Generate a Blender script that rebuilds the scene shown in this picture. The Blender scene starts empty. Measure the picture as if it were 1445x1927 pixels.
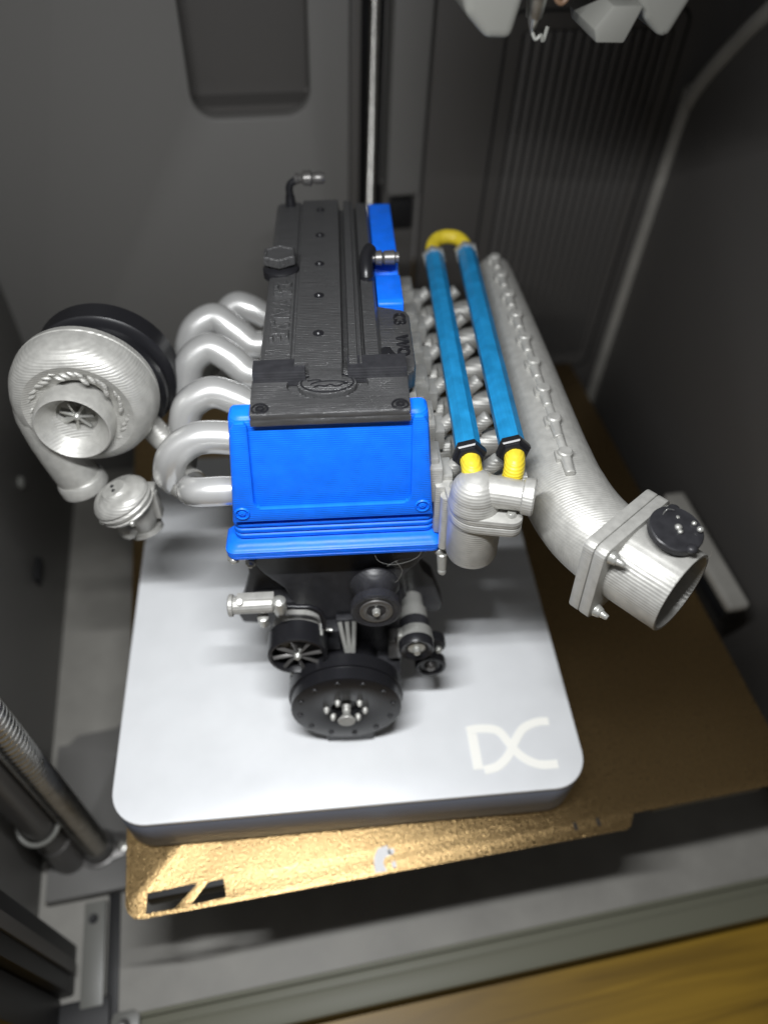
import bpy, bmesh, math, random
from mathutils import Vector, Matrix, Euler
random.seed(7)
S = bpy.context.scene
COL = S.collection
R = math.radians

# ------------------------------------------------------------------ camera
cam = bpy.data.cameras.new('camera')
cam_ob = bpy.data.objects.new('camera', cam); COL.objects.link(cam_ob)
cam.sensor_fit = 'VERTICAL'; cam.sensor_height = 24.0
cam.lens = 1417.0 / 1927.0 * 24.0
cam.clip_start = 0.5; cam.clip_end = 400
PIT, ROLL, YAW = R(49.94), R(3.4), R(13.66)
_h = Vector((math.sin(YAW), math.cos(YAW), 0)); _r = Vector((math.cos(YAW), -math.sin(YAW), 0)); _z = Vector((0, 0, 1))
FWD = _h * math.cos(PIT) - _z * math.sin(PIT); _up = _h * math.sin(PIT) + _z * math.cos(PIT)
_r2 = _r * math.cos(ROLL) + _up * math.sin(ROLL); _u2 = -_r * math.sin(ROLL) + _up * math.cos(ROLL)
cam_ob.matrix_world = Matrix(((_r2.x, _u2.x, -FWD.x, 0), (_r2.y, _u2.y, -FWD.y, 0), (_r2.z, _u2.z, -FWD.z, 28.43), (0, 0, 0, 1)))
cam.dof.use_dof = True
cam.dof.focus_distance = 20.6
cam.dof.aperture_fstop = cam.lens * 1e-3 / (2 * 0.21)
cam.dof.aperture_blades = 0
S.camera = cam_ob

# ------------------------------------------------------------------ light
S.view_settings.view_transform = 'Standard'
S.view_settings.look = 'None'
S.view_settings.exposure = 0.0
S.view_settings.gamma = 1.0
W = bpy.data.worlds.new('World'); S.world = W; W.use_nodes = True
W.node_tree.nodes['Background'].inputs[0].default_value = (1.0, 0.97, 0.93, 1)
W.node_tree.nodes['Background'].inputs[1].default_value = 0.08

def area(name, loc, target, sx, sy, power, color):
    l = bpy.data.lights.new(name, 'AREA'); l.shape = 'RECTANGLE'; l.size = sx; l.size_y = sy
    l.energy = power; l.color = color
    o = bpy.data.objects.new(name, l); COL.objects.link(o)
    o.location = loc
    d = Vector(target) - Vector(loc)
    o.rotation_euler = d.to_track_quat('-Z', 'Y').to_euler()
    return o
# the printer's chamber LED strip, high at the front of the chamber
area('chamber_led', (-1.5, 6.8, 31.0), (-1.0, 11.0, 0.0), 12.0, 0.35, 9300, (0.97, 0.985, 1.0))

# ------------------------------------------------------------------ materials
def mat(name, base, rough=0.45, metal=0.0, spec=0.5, lines=None, grain=None, tint=None, coat=0.0, patch=None, streak=None):
    m = bpy.data.materials.new(name); m.use_nodes = True
    nt = m.node_tree; N = nt.nodes; L = nt.links
    b = N['Principled BSDF']
    b.inputs['Base Color'].default_value = (*base, 1); b.inputs['Roughness'].default_value = rough
    b.inputs['Metallic'].default_value = metal; b.inputs['Specular IOR Level'].default_value = spec
    b.inputs['Coat Weight'].default_value = coat
    tc = N.new('ShaderNodeTexCoord')
    prev = None
    if lines:                                   # printed layer lines: (axis, period, depth)
        for ax, per, dep in lines:
            w = N.new('ShaderNodeTexWave'); w.wave_type = 'BANDS'; w.bands_direction = ax
            w.inputs['Scale'].default_value = 0.31416 / per
            w.inputs['Distortion'].default_value = 0.6; w.inputs['Detail'].default_value = 1.0
            w.inputs['Detail Scale'].default_value = 0.35 * per / 0.08
            L.new(tc.outputs['Object'], w.inputs['Vector'])
            bp = N.new('ShaderNodeBump'); bp.inputs['Strength'].default_value = 0.6; bp.inputs['Distance'].default_value = dep
            L.new(w.outputs['Fac'], bp.inputs['Height'])
            if prev: L.new(prev.outputs[0], bp.inputs['Normal'])
            prev = bp
    if grain:                                   # (scale, depth)
        n = N.new('ShaderNodeTexNoise'); n.inputs['Scale'].default_value = grain[0]; n.inputs['Detail'].default_value = 3
        L.new(tc.outputs['Object'], n.inputs['Vector'])
        bp = N.new('ShaderNodeBump'); bp.inputs['Strength'].default_value = 0.7; bp.inputs['Distance'].default_value = grain[1]
        L.new(n.outputs['Fac'], bp.inputs['Height'])
        if prev: L.new(prev.outputs[0], bp.inputs['Normal'])
        prev = bp
    if streak:                                  # streaky sheen running across, partly painted into the base colour: (depth, colour amount)
        mp = N.new('ShaderNodeMapping'); mp.inputs['Scale'].default_value = (0.7, 13.0, 3.0)
        n = N.new('ShaderNodeTexNoise'); n.inputs['Scale'].default_value = 1.6; n.inputs['Detail'].default_value = 6; n.inputs['Roughness'].default_value = 0.65
        L.new(tc.outputs['Object'], mp.inputs['Vector']); L.new(mp.outputs[0], n.inputs['Vector'])
        bp = N.new('ShaderNodeBump'); bp.inputs['Strength'].default_value = 0.8; bp.inputs['Distance'].default_value = streak[0]
        L.new(n.outputs['Fac'], bp.inputs['Height'])
        if prev: L.new(prev.outputs[0], bp.inputs['Normal'])
        prev = bp
        r = N.new('ShaderNodeValToRGB'); r.color_ramp.elements[0].position = 0.36; r.color_ramp.elements[1].position = 0.62
        r.color_ramp.elements[0].color = (*[c*(1-streak[1]) for c in base], 1); r.color_ramp.elements[1].color = (*[c*(1+streak[1]) for c in base], 1)
        L.new(n.outputs['Fac'], r.inputs['Fac']); L.new(r.outputs['Color'], b.inputs['Base Color'])
    if prev: L.new(prev.outputs[0], b.inputs['Normal'])
    if tint or patch:                           # patchy colour: (scale, amount)
        sc, am = tint or patch
        n = N.new('ShaderNodeTexNoise'); n.inputs['Scale'].default_value = sc; n.inputs['Detail'].default_value = 4
        L.new(tc.outputs['Object'], n.inputs['Vector'])
        r = N.new('ShaderNodeValToRGB')
        r.color_ramp.elements[0].position = 0.3; r.color_ramp.elements[1].position = 0.7
        r.color_ramp.elements[0].color = (*[c * (1 - am) for c in base], 1)
        r.color_ramp.elements[1].color = (*[min(1, c * (1 + am)) for c in base], 1)
        L.new(n.outputs['Fac'], r.inputs['Fac']); L.new(r.outputs['Color'], b.inputs['Base Color'])
        mr = N.new('ShaderNodeMapRange'); mr.inputs['To Min'].default_value = max(0.05, rough - 0.07); mr.inputs['To Max'].default_value = rough + 0.07
        L.new(n.outputs['Fac'], mr.inputs['Value']); L.new(mr.outputs[0], b.inputs['Roughness'])
    return m

M = {}
M['blue'] = mat('blue_plastic', (0.004, 0.15, 0.86), 0.42, 0, 0.35, lines=[('Z', 0.07, 0.011)], tint=(2.5, 0.1), grain=(9, 0.004))
M['black'] = mat('black_plastic', (0.022, 0.022, 0.025), 0.42, 0, 0.5, lines=[('Z', 0.075, 0.006)], tint=(4, 0.2))
M['cover'] = mat('black_cover_plastic', (0.05, 0.05, 0.051), 0.3, 0, 0.9, lines=[('Y', 0.085, 0.009)], streak=(0.045, 0.16))
M['gloss'] = mat('black_smooth_plastic', (0.012, 0.012, 0.014), 0.32, 0, 0.4)
M['silver'] = mat('silver_plastic', (0.43, 0.425, 0.40), 0.45, 0.35, 0.5, lines=[('Z', 0.085, 0.009)], tint=(4, 0.10), grain=(22, 0.003))
M['silver_y'] = mat('silver_plastic_across', (0.43, 0.425, 0.40), 0.45, 0.35, 0.5, lines=[('Y', 0.075, 0.005), ('Z', 0.09, 0.003)], tint=(4, 0.10))
M['silk'] = mat('silk_silver_plastic', (0.55, 0.55, 0.54), 0.3, 0.5, 0.4, coat=1.0)
M['bolt'] = mat('silver_paint', (0.5, 0.5, 0.47), 0.32, 0.6, 0.5, grain=(14, 0.02))
M['tube'] = mat('teal_blue_paint', (0.012, 0.20, 0.43), 0.4, 0, 0.45, lines=[('X', 0.09, 0.005)], tint=(2.2, 0.18))
M['yellow'] = mat('yellow_plastic', (0.62, 0.48, 0.03), 0.42, 0, 0.4, lines=[('Z', 0.08, 0.012)], tint=(5, 0.12))
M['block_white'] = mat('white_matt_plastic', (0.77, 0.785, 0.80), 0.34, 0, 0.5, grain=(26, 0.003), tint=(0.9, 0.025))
M['block_side'] = mat('shade_tinted_plastic', (0.26, 0.30, 0.40), 0.5, 0, 0.4)  # dim side of the white block, its shade painted in as grey-blue
M['logo'] = mat('pale_logo_print', (0.95, 0.94, 0.88), 0.55, 0, 0.3)
M['gold'] = mat('gold_textured_sheet', (0.44, 0.30, 0.14), 0.29, 1.0, 0.5, grain=(13, 0.035), tint=(8, 0.12))
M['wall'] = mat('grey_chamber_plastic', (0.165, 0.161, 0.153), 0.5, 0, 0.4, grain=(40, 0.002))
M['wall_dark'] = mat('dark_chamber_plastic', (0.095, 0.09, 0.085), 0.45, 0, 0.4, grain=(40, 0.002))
M['floor'] = mat('grey_floor_plastic', (0.29, 0.28, 0.255), 0.5, 0, 0.4, tint=(0.5, 0.12))
M['wire'] = mat('brown_wire', (0.12, 0.07, 0.04), 0.6)
M['vent'] = mat('grey_vent_plastic', (0.115, 0.11, 0.105), 0.5, 0, 0.4)
M['deep'] = mat('black_matt_metal', (0.012, 0.012, 0.013), 0.5, 0, 0.4)
M['steel'] = mat('bright_steel', (0.75, 0.74, 0.70), 0.3, 1.0, 0.5, tint=(3, 0.15))
M['rod'] = mat('dull_grey_steel', (0.16, 0.155, 0.15), 0.35, 0.6, 0.5)
M['lip'] = mat('olive_grey_plastic', (0.17, 0.17, 0.125), 0.5, 0, 0.4)
M['head'] = mat('pale_grey_plastic', (0.17, 0.17, 0.155), 0.4, 0, 0.5)
M['white'] = mat('plain_white', (0.8, 0.8, 0.8), 0.6)

def wood():
    m = bpy.data.materials.new('yellow_wood'); m.use_nodes = True
    nt = m.node_tree; N = nt.nodes; L = nt.links; b = N['Principled BSDF']
    tc = N.new('ShaderNodeTexCoord'); mp = N.new('ShaderNodeMapping')
    mp.inputs['Scale'].default_value = (0.06, 0.9, 1); mp.inputs['Rotation'].default_value = (0, 0, R(-3))
    n = N.new('ShaderNodeTexNoise'); n.inputs['Scale'].default_value = 1.6; n.inputs['Detail'].default_value = 7; n.inputs['Distortion'].default_value = 0.6
    r = N.new('ShaderNodeValToRGB')
    r.color_ramp.elements[0].position = 0.35; r.color_ramp.elements[0].color = (0.20, 0.115, 0.01, 1)
    r.color_ramp.elements[1].position = 0.68; r.color_ramp.elements[1].color = (0.36, 0.215, 0.02, 1)
    L.new(tc.outputs['Object'], mp.inputs['Vector']); L.new(mp.outputs[0], n.inputs['Vector'])
    L.new(n.outputs['Fac'], r.inputs['Fac']); L.new(r.outputs['Color'], b.inputs['Base Color'])
    b.inputs['Roughness'].default_value = 0.45
    return m
M['wood'] = wood()

# ------------------------------------------------------------------ mesh helpers
def basis_for(axis):
    a = Vector(axis).normalized()
    t = Vector((0, 0, 1)) if abs(a.z) < 0.9 else Vector((1, 0, 0))
    u = t.cross(a).normalized(); v = a.cross(u)
    return u, v, a

class MB:
    def __init__(self): self.bm = bmesh.new()
    def _merge(self, b):
        me = bpy.data.meshes.new('tmp'); b.to_mesh(me); b.free(); self.bm.from_mesh(me); bpy.data.meshes.remove(me)
        return self
    def box(self, x0, x1, y0, y1, z0, z1, bev=0.0, seg=2, mtx=None):
        b = bmesh.new(); bmesh.ops.create_cube(b, size=1)
        for v in b.verts: v.co = Vector(((x0+x1)/2 + v.co.x*(x1-x0), (y0+y1)/2 + v.co.y*(y1-y0), (z0+z1)/2 + v.co.z*(z1-z0)))
        if bev: bmesh.ops.bevel(b, geom=b.edges[:], offset=bev, segments=seg, affect='EDGES', profile=0.6)
        if mtx: b.transform(mtx)
        return self._merge(b)
    def lathe(self, c, axis, prof, seg=40, closed=False, squash=None, rot=0.0):
        """prof: (t along axis, radius)"""
        u, v, a = basis_for(axis); c = Vector(c); b = bmesh.new(); rings = []
        for t, r in prof:
            if r < 1e-6: rings.append([b.verts.new(c + a*t)])
            else:
                ring = []
                for i in range(seg):
                    th = 2*math.pi*i/seg + rot
                    ring.append(b.verts.new(c + a*t + (u*math.cos(th) + v*math.sin(th)*(squash or 1))*r))
                rings.append(ring)
        n = len(rings)
        for k in range(n if closed else n-1):
            A, B = rings[k], rings[(k+1) % n]
            for i in range(seg):
                j = (i+1) % seg
                if len(A) == 1 and len(B) == 1: continue
                if len(A) == 1: b.faces.new((A[0], B[j], B[i]))
                elif len(B) == 1: b.faces.new((A[i], A[j], B[0]))
                else: b.faces.new((A[i], A[j], B[j], B[i]))
        if not closed:
            for ring in (rings[0], rings[-1]):
                if len(ring) > 2: b.faces.new(ring)
        bmesh.ops.recalc_face_normals(b, faces=b.faces[:])
        return self._merge(b)
    def cyl(self, p0, p1, r0, r1=None, seg=28, bev=0.0):
        p0, p1 = Vector(p0), Vector(p1); d = (p1-p0).length
        r1 = r0 if r1 is None else r1
        if bev: prof = [(0, r0-bev), (bev, r0), (d-bev, r1), (d, r1-bev)]
        else: prof = [(0, r0), (d, r1)]
        return self.lathe(p0, p1-p0, prof, seg)
    def tube(self, pts, rad, seg=18, smooth=6, caps=True, squash=1.0, steps=False):
        P = [Vector(p) for p in pts]
        rad = rad if isinstance(rad, (list, tuple)) else [rad]*len(P)
        if smooth > 1 and len(P) > 2:
            Q, rr = [], []
            for i in range(len(P)-1):
                p0 = P[max(i-1, 0)]; p1 = P[i]; p2 = P[i+1]; p3 = P[min(i+2, len(P)-1)]
                for k in range(smooth):
                    t = k/smooth
                    Q.append(0.5*((2*p1) + (p2-p0)*t + (2*p0-5*p1+4*p2-p3)*t*t + (3*p1-p0-3*p2+p3)*t**3))
                    rr.append(rad[i]*(1-t)+rad[i+1]*t)
            Q.append(P[-1]); rr.append(rad[-1]); P, rad = Q, rr
        b = bmesh.new(); rings = []; u = None
        for i, p in enumerate(P):
            d = (P[min(i+1, len(P)-1)] - P[max(i-1, 0)]).normalized()
            if u is None: u = basis_for(d)[0]
            u = (u - d*u.dot(d)).normalized(); v = d.cross(u)
            rings.append([b.verts.new(p + (u*math.cos(2*math.pi*k/seg) + v*squash*math.sin(2*math.pi*k/seg))*rad[i]) for k in range(seg)])
        for A, B in zip(rings, rings[1:]):
            for k in range(seg): b.faces.new((A[k], A[(k+1) % seg], B[(k+1) % seg], B[k]))
        if caps: b.faces.new(rings[0]); b.faces.new(rings[-1])
        bmesh.ops.recalc_face_normals(b, faces=b.faces[:])
        return self._merge(b)
    def prism(self, poly, origin, eu, ev, en, depth, bev=0.0, seg=2):
        """polygon (u,v) in the plane origin+u*eu+v*ev, thickened from 0 to depth along en"""
        o, eu, ev, en = Vector(origin), Vector(eu), Vector(ev), Vector(en); b = bmesh.new()
        A = [b.verts.new(o + eu*p[0] + ev*p[1]) for p in poly]
        B = [b.verts.new(o + eu*p[0] + ev*p[1] + en*depth) for p in poly]
        b.faces.new(A); b.faces.new(B); n = len(poly)
        for i in range(n): b.faces.new((A[i], A[(i+1) % n], B[(i+1) % n], B[i]))
        bmesh.ops.recalc_face_normals(b, faces=b.faces[:])
        if bev: bmesh.ops.bevel(b, geom=b.edges[:], offset=bev, segments=seg, affect='EDGES', profile=0.6)
        return self._merge(b)
    def loft(self, sections):
        b = bmesh.new(); rings = [[b.verts.new(p) for p in s] for s in sections]
        for A, B in zip(rings, rings[1:]):
            n = len(A)
            for i in range(n): b.faces.new((A[i], A[(i+1) % n], B[(i+1) % n], B[i]))
        b.faces.new(rings[0]); b.faces.new(rings[-1])
        bmesh.ops.recalc_face_normals(b, faces=b.faces[:])
        return self._merge(b)
    def ball(self, c, r, sx=1, sy=1, sz=1, seg=18, rot=None):
        b = bmesh.new(); bmesh.ops.create_uvsphere(b, u_segments=seg, v_segments=seg//2, radius=r)
        mt = Matrix.Translation(Vector(c)) @ (rot if rot else Matrix.Identity(4)) @ Matrix.Diagonal((sx, sy, sz, 1))
        b.transform(mt); return self._merge(b)
    def sheet(self, outers, z0, z1, bev=0.0, mtx=None, res=1):
        """filled 2-D outlines (first outer, then holes) thickened from z0 to z1"""
        cu = bpy.data.curves.new('tmpc', 'CURVE'); cu.dimensions = '2D'; cu.fill_mode = 'BOTH'
        cu.extrude = (z1-z0)/2 - bev; cu.bevel_depth = bev; cu.bevel_resolution = 1; cu.offset = -bev
        for o in outers:
            sp = cu.splines.new('POLY'); sp.points.add(len(o)-1); sp.use_cyclic_u = True
            for q, p in zip(sp.points, o): q.co = (p[0], p[1], 0, 1)
        return self._curve(cu, Matrix.Translation((0, 0, (z0+z1)/2)), mtx)
    def _curve(self, cu, pre, mtx):
        ob = bpy.data.objects.new('tmpo', cu); COL.objects.link(ob)
        dg = bpy.context.evaluated_depsgraph_get()
        me = bpy.data.meshes.new_from_object(ob.evaluated_get(dg))
        b = bmesh.new(); b.from_mesh(me); bpy.data.meshes.remove(me)
        bpy.data.objects.remove(ob); bpy.data.curves.remove(cu)
        bmesh.ops.remove_doubles(b, verts=b.verts[:], dist=1e-4)
        b.transform(pre)
        if mtx: b.transform(mtx)
        return self._merge(b)
    def text(self, s, size, depth, mtx, bev=0.0, spacing=1.0):
        cu = bpy.data.curves.new('tmpt', 'FONT'); cu.body = s; cu.size = size; cu.extrude = depth; cu.bevel_depth = bev
        cu.space_character = spacing; cu.align_x = 'LEFT'; cu.align_y = 'CENTER'; cu.resolution_u = 3
        return self._curve(cu, Matrix.Identity(4), mtx)
    def build(self, name, material, parent=None, angle=38):
        me = bpy.data.meshes.new(name); self.bm.to_mesh(me); self.bm.free()
        for p in me.polygons: p.use_smooth = True
        me.set_sharp_from_angle(angle=R(angle))
        me.materials.append(M[material] if isinstance(material, str) else material)
        o = bpy.data.objects.new(name, me); COL.objects.link(o)
        if parent: o.parent = parent
        return o

def tag(o, label=None, cat=None, group=None, kind=None):
    if label: o['label'] = label
    if cat: o['category'] = cat
    if group: o['group'] = group
    if kind: o['kind'] = kind
    return o
def empty(name, loc=(0, 0, 0), rot=None):
    o = bpy.data.objects.new(name, None); COL.objects.link(o); o.location = loc
    o.empty_display_size = 0.5
    if rot: o.rotation_euler = rot
    return o
def dup(o, parent, loc):
    c = o.copy(); COL.objects.link(c); c.parent = parent; c.location = loc
    return c
def rrect(x0, x1, y0, y1, r, n=8):
    out = []
    for cx, cy, a0 in ((x1-r, y1-r, 0), (x0+r, y1-r, 90), (x0+r, y0+r, 180), (x1-r, y0+r, 270)):
        for k in range(n+1):
            a = R(a0 + 90*k/n); out.append((cx + r*math.cos(a), cy + r*math.sin(a)))
    return out
def ellipse(cx, cy, a, b, n=40): return [(cx + a*math.cos(2*math.pi*k/n), cy + b*math.sin(2*math.pi*k/n)) for k in range(n)]

# ================================================================== CHAMBER (setting)
FZ = -8.0
# back wall: left panel with a recessed pocket, dark gap, pale column, right panel with vent slats
bw = MB()
bw.sheet([[(-14, FZ), (6.0, FZ), (6.0, 40), (-14, 40)], rrect(-1.05, 4.2, 13.55, 34, 1.1)], -0.4, 0.4, bev=0.12,
         mtx=Matrix.Translation((0, 36.4, 0)) @ Matrix.Rotation(R(90), 4, 'X'))
back = bw.build('back_wall', 'wall'); tag(back, kind='structure')
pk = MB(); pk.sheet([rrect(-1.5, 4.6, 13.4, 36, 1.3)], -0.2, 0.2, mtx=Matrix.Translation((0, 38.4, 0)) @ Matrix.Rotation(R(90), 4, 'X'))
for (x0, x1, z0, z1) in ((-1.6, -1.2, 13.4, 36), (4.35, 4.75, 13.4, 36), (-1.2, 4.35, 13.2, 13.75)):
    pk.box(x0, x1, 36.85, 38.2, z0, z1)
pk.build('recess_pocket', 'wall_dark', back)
b = MB(); b.box(5.98, 8.0, 38.2, 38.6, FZ, 40); b.build('gap_panel', 'deep', back)
b = MB(); b.box(6.05, 6.55, 36.3, 38.1, FZ, 40, 0.1); b.build('edge_strip', 'wall_dark', back)
b = MB(); b.box(7.95, 9.75, 36.2, 38.0, 9.3, 40, 0.25); b.build('pale_column', 'wall', back)
b = MB(); b.box(7.95, 9.75, 36.9, 38.1, FZ, 9.2, 0.1); b.build('lower_column', 'wall_dark', back)
b = MB(); b.box(8.2, 9.5, 36.6, 36.95, 7.3, 8.9, 0.1); b.build('dark_cover', 'deep', back)
b = MB()
b.sheet([[(9.8, FZ), (26, FZ), (26, 40), (9.8, 40)], rrect(13.85, 21.2, -2.0, 16.75, 0.25)], -0.4, 0.4, bev=0.08,
        mtx=Matrix.Translation((0, 36.4, 0)) @ Matrix.Rotation(R(90), 4, 'X'))
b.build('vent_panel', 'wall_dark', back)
b = MB(); b.box(13.6, 21.5, 36.85, 37.2, -2.3, 17.1); b.build('vent_backing', 'deep', back)
b = MB()
b.sheet([rrect(13.0, 21.8, -3.0, 17.6, 0.7), rrect(13.1, 21.7, -2.9, 17.5, 0.65)], -0.03, 0.03, mtx=Matrix.Translation((0, 35.97, 0)) @ Matrix.Rotation(R(90), 4, 'X'))
b.build('vent_outline', 'deep', back)
slat = None
for i in range(15):
    x = 14.15 + i*0.483
    if slat is None:
        b = MB(); b.box(-0.16, 0.16, -0.45, 0.4, -9.35, 9.35, 0.1); slat = b.build('vent_slat', 'vent', back); slat.location = (x, 36.42, 7.38)
    else: dup(slat, back, (x, 36.42, 7.38))
# right wall panel with a rounded curved rear edge
edge = [(35.0, FZ), (35.0, 12.6), (34.85, 13.8), (34.3, 15.0), (33.4, 16.3), (32.2, 17.8), (31.0, 19.2), (29.8, 21.2), (29.2, 23.5), (29.0, 40)]
b = MB()
b.sheet([edge + [(4, 40), (4, FZ)]], -0.5, 0.5, bev=0.3, mtx=Matrix.Translation((22.9, 0, 0)) @ Matrix(((0, 0, 1, 0), (1, 0, 0, 0), (0, 1, 0, 0), (0, 0, 0, 1))))
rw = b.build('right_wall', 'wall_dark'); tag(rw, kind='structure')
b = MB(); b.tube([(22.35, y, z) for y, z in edge], 0.36, 16, 5); b.build('lit_edge', 'floor', rw)  # paler tube paints in the light caught along the wall's edge
b = MB(); b.box(24.2, 24.8, 4, 36, FZ, 40); b.build('outer_panel', 'wall_dark', rw)
b = MB(); b.box(-13.0, -11.7, 7, 35.98, FZ, 36, 0.15)
lw = b.build('left_wall', 'wall'); tag(lw, kind='structure')
b = MB(); b.ball((-11.6, 27.5, 0.5), 0.35, 0.6, 1, 1); b.build('pale_knob', 'head', lw)  # small pale rounded knob on the left wall
b = MB(); b.box(-11.65, -11.35, 23.9, 25.2, -3.2, -2.5, 0.08); b.build('clip', 'deep', lw)
# floor, sill, table
b = MB(); b.box(-14, 25, 5.4, 38, FZ-0.5, FZ); fl = b.build('chamber_floor', 'floor'); tag(fl, kind='structure')
b = MB(); b.box(-8.25, 24, 4.05, 5.0, FZ-0.7, FZ+0.12, 0.12); b.box(-8.25, 24, 4.99, 5.39, FZ-0.7, FZ-0.12, 0.05)
b.box(-8.25, 24, 5.38, 5.58, FZ-0.6, FZ+0.16, 0.07)
sl = b.build('front_sill', 'lip'); tag(sl, kind='structure')
b = MB(); b.box(-8.25, 24, 4.15, 4.6, -9.28, FZ-0.72); b.build('base_panel', 'deep', sl)
b = MB(); b.box(-60, 80, -40, 60, -11, -9.3); tb = b.build('table_top', 'wood'); tag(tb, kind='structure')
# raised floor strip beside the black post, bracket plates under the lead screw
b = MB(); b.box(-9.75, -8.85, 6.05, 10.0, FZ, FZ+0.35, 0.08); o = b.build('floor_strip', 'head', fl)
b = MB(); b.lathe((-9.35, 9.3, FZ+0.36), (0, 0, 1), [(0, 0.2), (0.05, 0.2), (0.05, 0.1), (0.02, 0)], 18); b.build('strip_screw', 'deep', fl)
b = MB(); b.box(-8.8, -8.3, 5.5, 10.3, FZ+0.0, FZ+0.12, 0.03); b.build('dark_gap_strip', 'deep', fl)  # black raised strip, its colour standing in for a gap's darkness
b = MB()
b.sheet([[(-11.3, 10.2), (-7.0, 10.2), (-6.4, 13.0), (-6.6, 17.9), (-8.2, 18.0), (-8.6, 17.7), (-10.4, 17.6), (-10.8, 17.2), (-11.3, 17.2)], ellipse(-8.3, 16.0, 0.25, 0.25, 16)], FZ+0.004, FZ+0.7, bev=0.05)
b.build('bearing_plate', 'wall', fl)
b = MB(); b.box(-6.9, -6.5, 10.5, 26, FZ, FZ+1.0, 0.1); b.build('floor_rib', 'wall', fl)

# corner hardware -----------------------------------------------------------
cb = empty('corner_bracket', (-8.0, 5.2, FZ))
tag(cb, 'small pale corner bracket with a screw at the lower left front of the sill', 'bracket')
b = MB(); b.sheet([[(-0.55, -0.5), (0.5, -0.55), (0.6, 0.3), (0.35, 0.5), (-0.4, 0.5), (-0.5, 0.3)]], 0.16, 0.34, bev=0.04); b.build('plate', 'head', cb)
b = MB(); b.lathe((0.0, 0.0, 0.34), (0, 0, 1), [(0, 0.24), (0.1, 0.24), (0.12, 0.2), (0.08, 0.1), (0.04, 0)], 20); b.build('screw', 'rod', cb)
fp = empty('corner_post', (-10.9, 7.6, FZ))
tag(fp, 'black upright corner post at the lower left edge of the printer opening', 'post')
b = MB(); b.box(-1.7, 0.85, -0.95, 0.9, 0.0, 34, 0.12); b.build('post_body', 'deep', fp)
b = MB(); b.box(0.86, 1.0, -0.3, 0.2, 0.6, 30, 0.04); b.build('door_seal', 'wall_dark', fp)
b = MB(); b.box(-2.6, 2.3, -2.6, -1.2, -0.5, 0.3, 0.1); b.box(-2.2, 0.4, -2.4, -1.0, 0.25, 34, 0.1); b.build('door_frame', 'deep', fp)

# lead screw (front left), its guide rod, and the rear lead screw ------------
def lead_screw(name, loc, r, pitch, height, label, seg=28):
    t = empty(name, loc); tag(t, label, 'lead screw')
    prof = []; z = 0.0
    while z < height:
        prof += [(z, r*0.84), (z+pitch*0.25, r*0.86), (z+pitch*0.45, r*0.97), (z+pitch*0.6, r), (z+pitch*0.75, r*0.97), (z+pitch*0.92, r*0.87)]
        z += pitch
    b = MB(); b.lathe((0, 0, 0), (0, 0, 1), prof, seg); b.build('threaded_shaft', 'steel', t, angle=60)
    return t
ls = lead_screw('lead_screw', (-9.15, 12.05, FZ+0.9), 0.56, 0.3, 17, 'thick bright threaded lead screw rising at the lower left')
b = MB(); b.sheet([[(0.85*math.cos(a)*(1.55 if abs(math.cos(a)) > 0.75 else 1.0), 0.85*math.sin(a)) for a in [2*math.pi*k/40 for k in range(40)]]], -0.55, -0.1, bev=0.06); b.build('flange', 'rod', ls)
for sx in (-1.02, 1.02):
    b = MB(); b.lathe((sx, -0.1, -0.1), (0, 0, 1), [(0, 0.26), (0.18, 0.26), (0.2, 0.2), (0.12, 0.1), (0.12, 0)], 18); b.build('flange_bolt', 'steel', ls)
b = MB(); b.cyl((0, 0, -0.1), (0, 0, 0.3), 0.72, 0.62, 28, 0.05); b.build('collar', 'rod', ls)
gr = empty('guide_rod', (-10.35, 11.9, FZ+0.7)); tag(gr, 'dull grey vertical guide rod just left of the bright lead screw', 'rod')
b = MB(); b.cyl((0, 0, 0), (0, 0, 17), 0.62, None, 28); b.build('shaft', 'rod', gr)
b = MB(); b.tube([(0.78*math.cos(a), 0.78*math.sin(a), 4.6 + 0.25*math.sin(a)) for a in [2*math.pi*k/24 for k in range(25)]], 0.1, 10, 1); b.build('clip_ring', 'head', gr)
b = MB(); b.cyl((0, 0, -0.05), (0, 0, 2.6), 0.72, 0.7, 28, 0.05); b.build('sleeve', 'rod', gr)
rs = lead_screw('lead_screw', (7.22, 36.9, FZ+0.5), 0.28, 0.2, 34, 'thin threaded lead screw running up the middle of the back wall', 14)

# tool head at the top right ---------------------------------------------------
th = empty('tool_head', (8.63, 20.0, 22.36)); th.scale = (0.79, 0.79, 0.79); tag(th, 'pale grey tool head hanging into the top right of the chamber', 'tool head')
b = MB()
b.prism([(-3.9, 1.5), (-3.6, 0.4), (-2.9, -0.25), (-2.1, -0.3), (-1.75, 1.5)], (0, -1.5, 0), (1, 0, 0), (0, 0, 1), (0, 1, 0), 3.0, 0.3, 4)
b.build('left_shroud', 'head', th)
b = MB()
b.prism([(1.9, 1.5), (1.5, 0.9), (2.0, 0.15), (2.6, -0.3), (2.95, -0.35), (3.7, 1.5)], (0, -1.5, 0), (1, 0, 0), (0, 0, 1), (0, 1, 0), 3.0, 0.25, 4)
b.build('right_shroud', 'head', th)
b = MB()
b.prism([(0.35, 0.0), (0.5, -0.35), (1.4, -0.38), (1.75, 0.6), (0.8, 0.62)], (0, -1.7, 0), (1, 0, 0), (0, 0, 1), (0, 1, 0), 2.2, 0.07)
b.build('air_duct', 'head', th)
b = MB(); b.box(-3.8, 3.6, -1.2, 1.6, 0.75, 5, 0.1); b.build('carriage', 'deep', th)
b = MB(); b.cyl((-1.25, -0.8, 1.0), (-1.25, -0.8, 0.1), 0.35, 0.25, 16); b.cyl((-1.25, -0.8, 0.1), (-1.25, -0.8, -0.3), 0.2, 0.07, 16); b.build('nozzle', 'steel', th)
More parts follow.
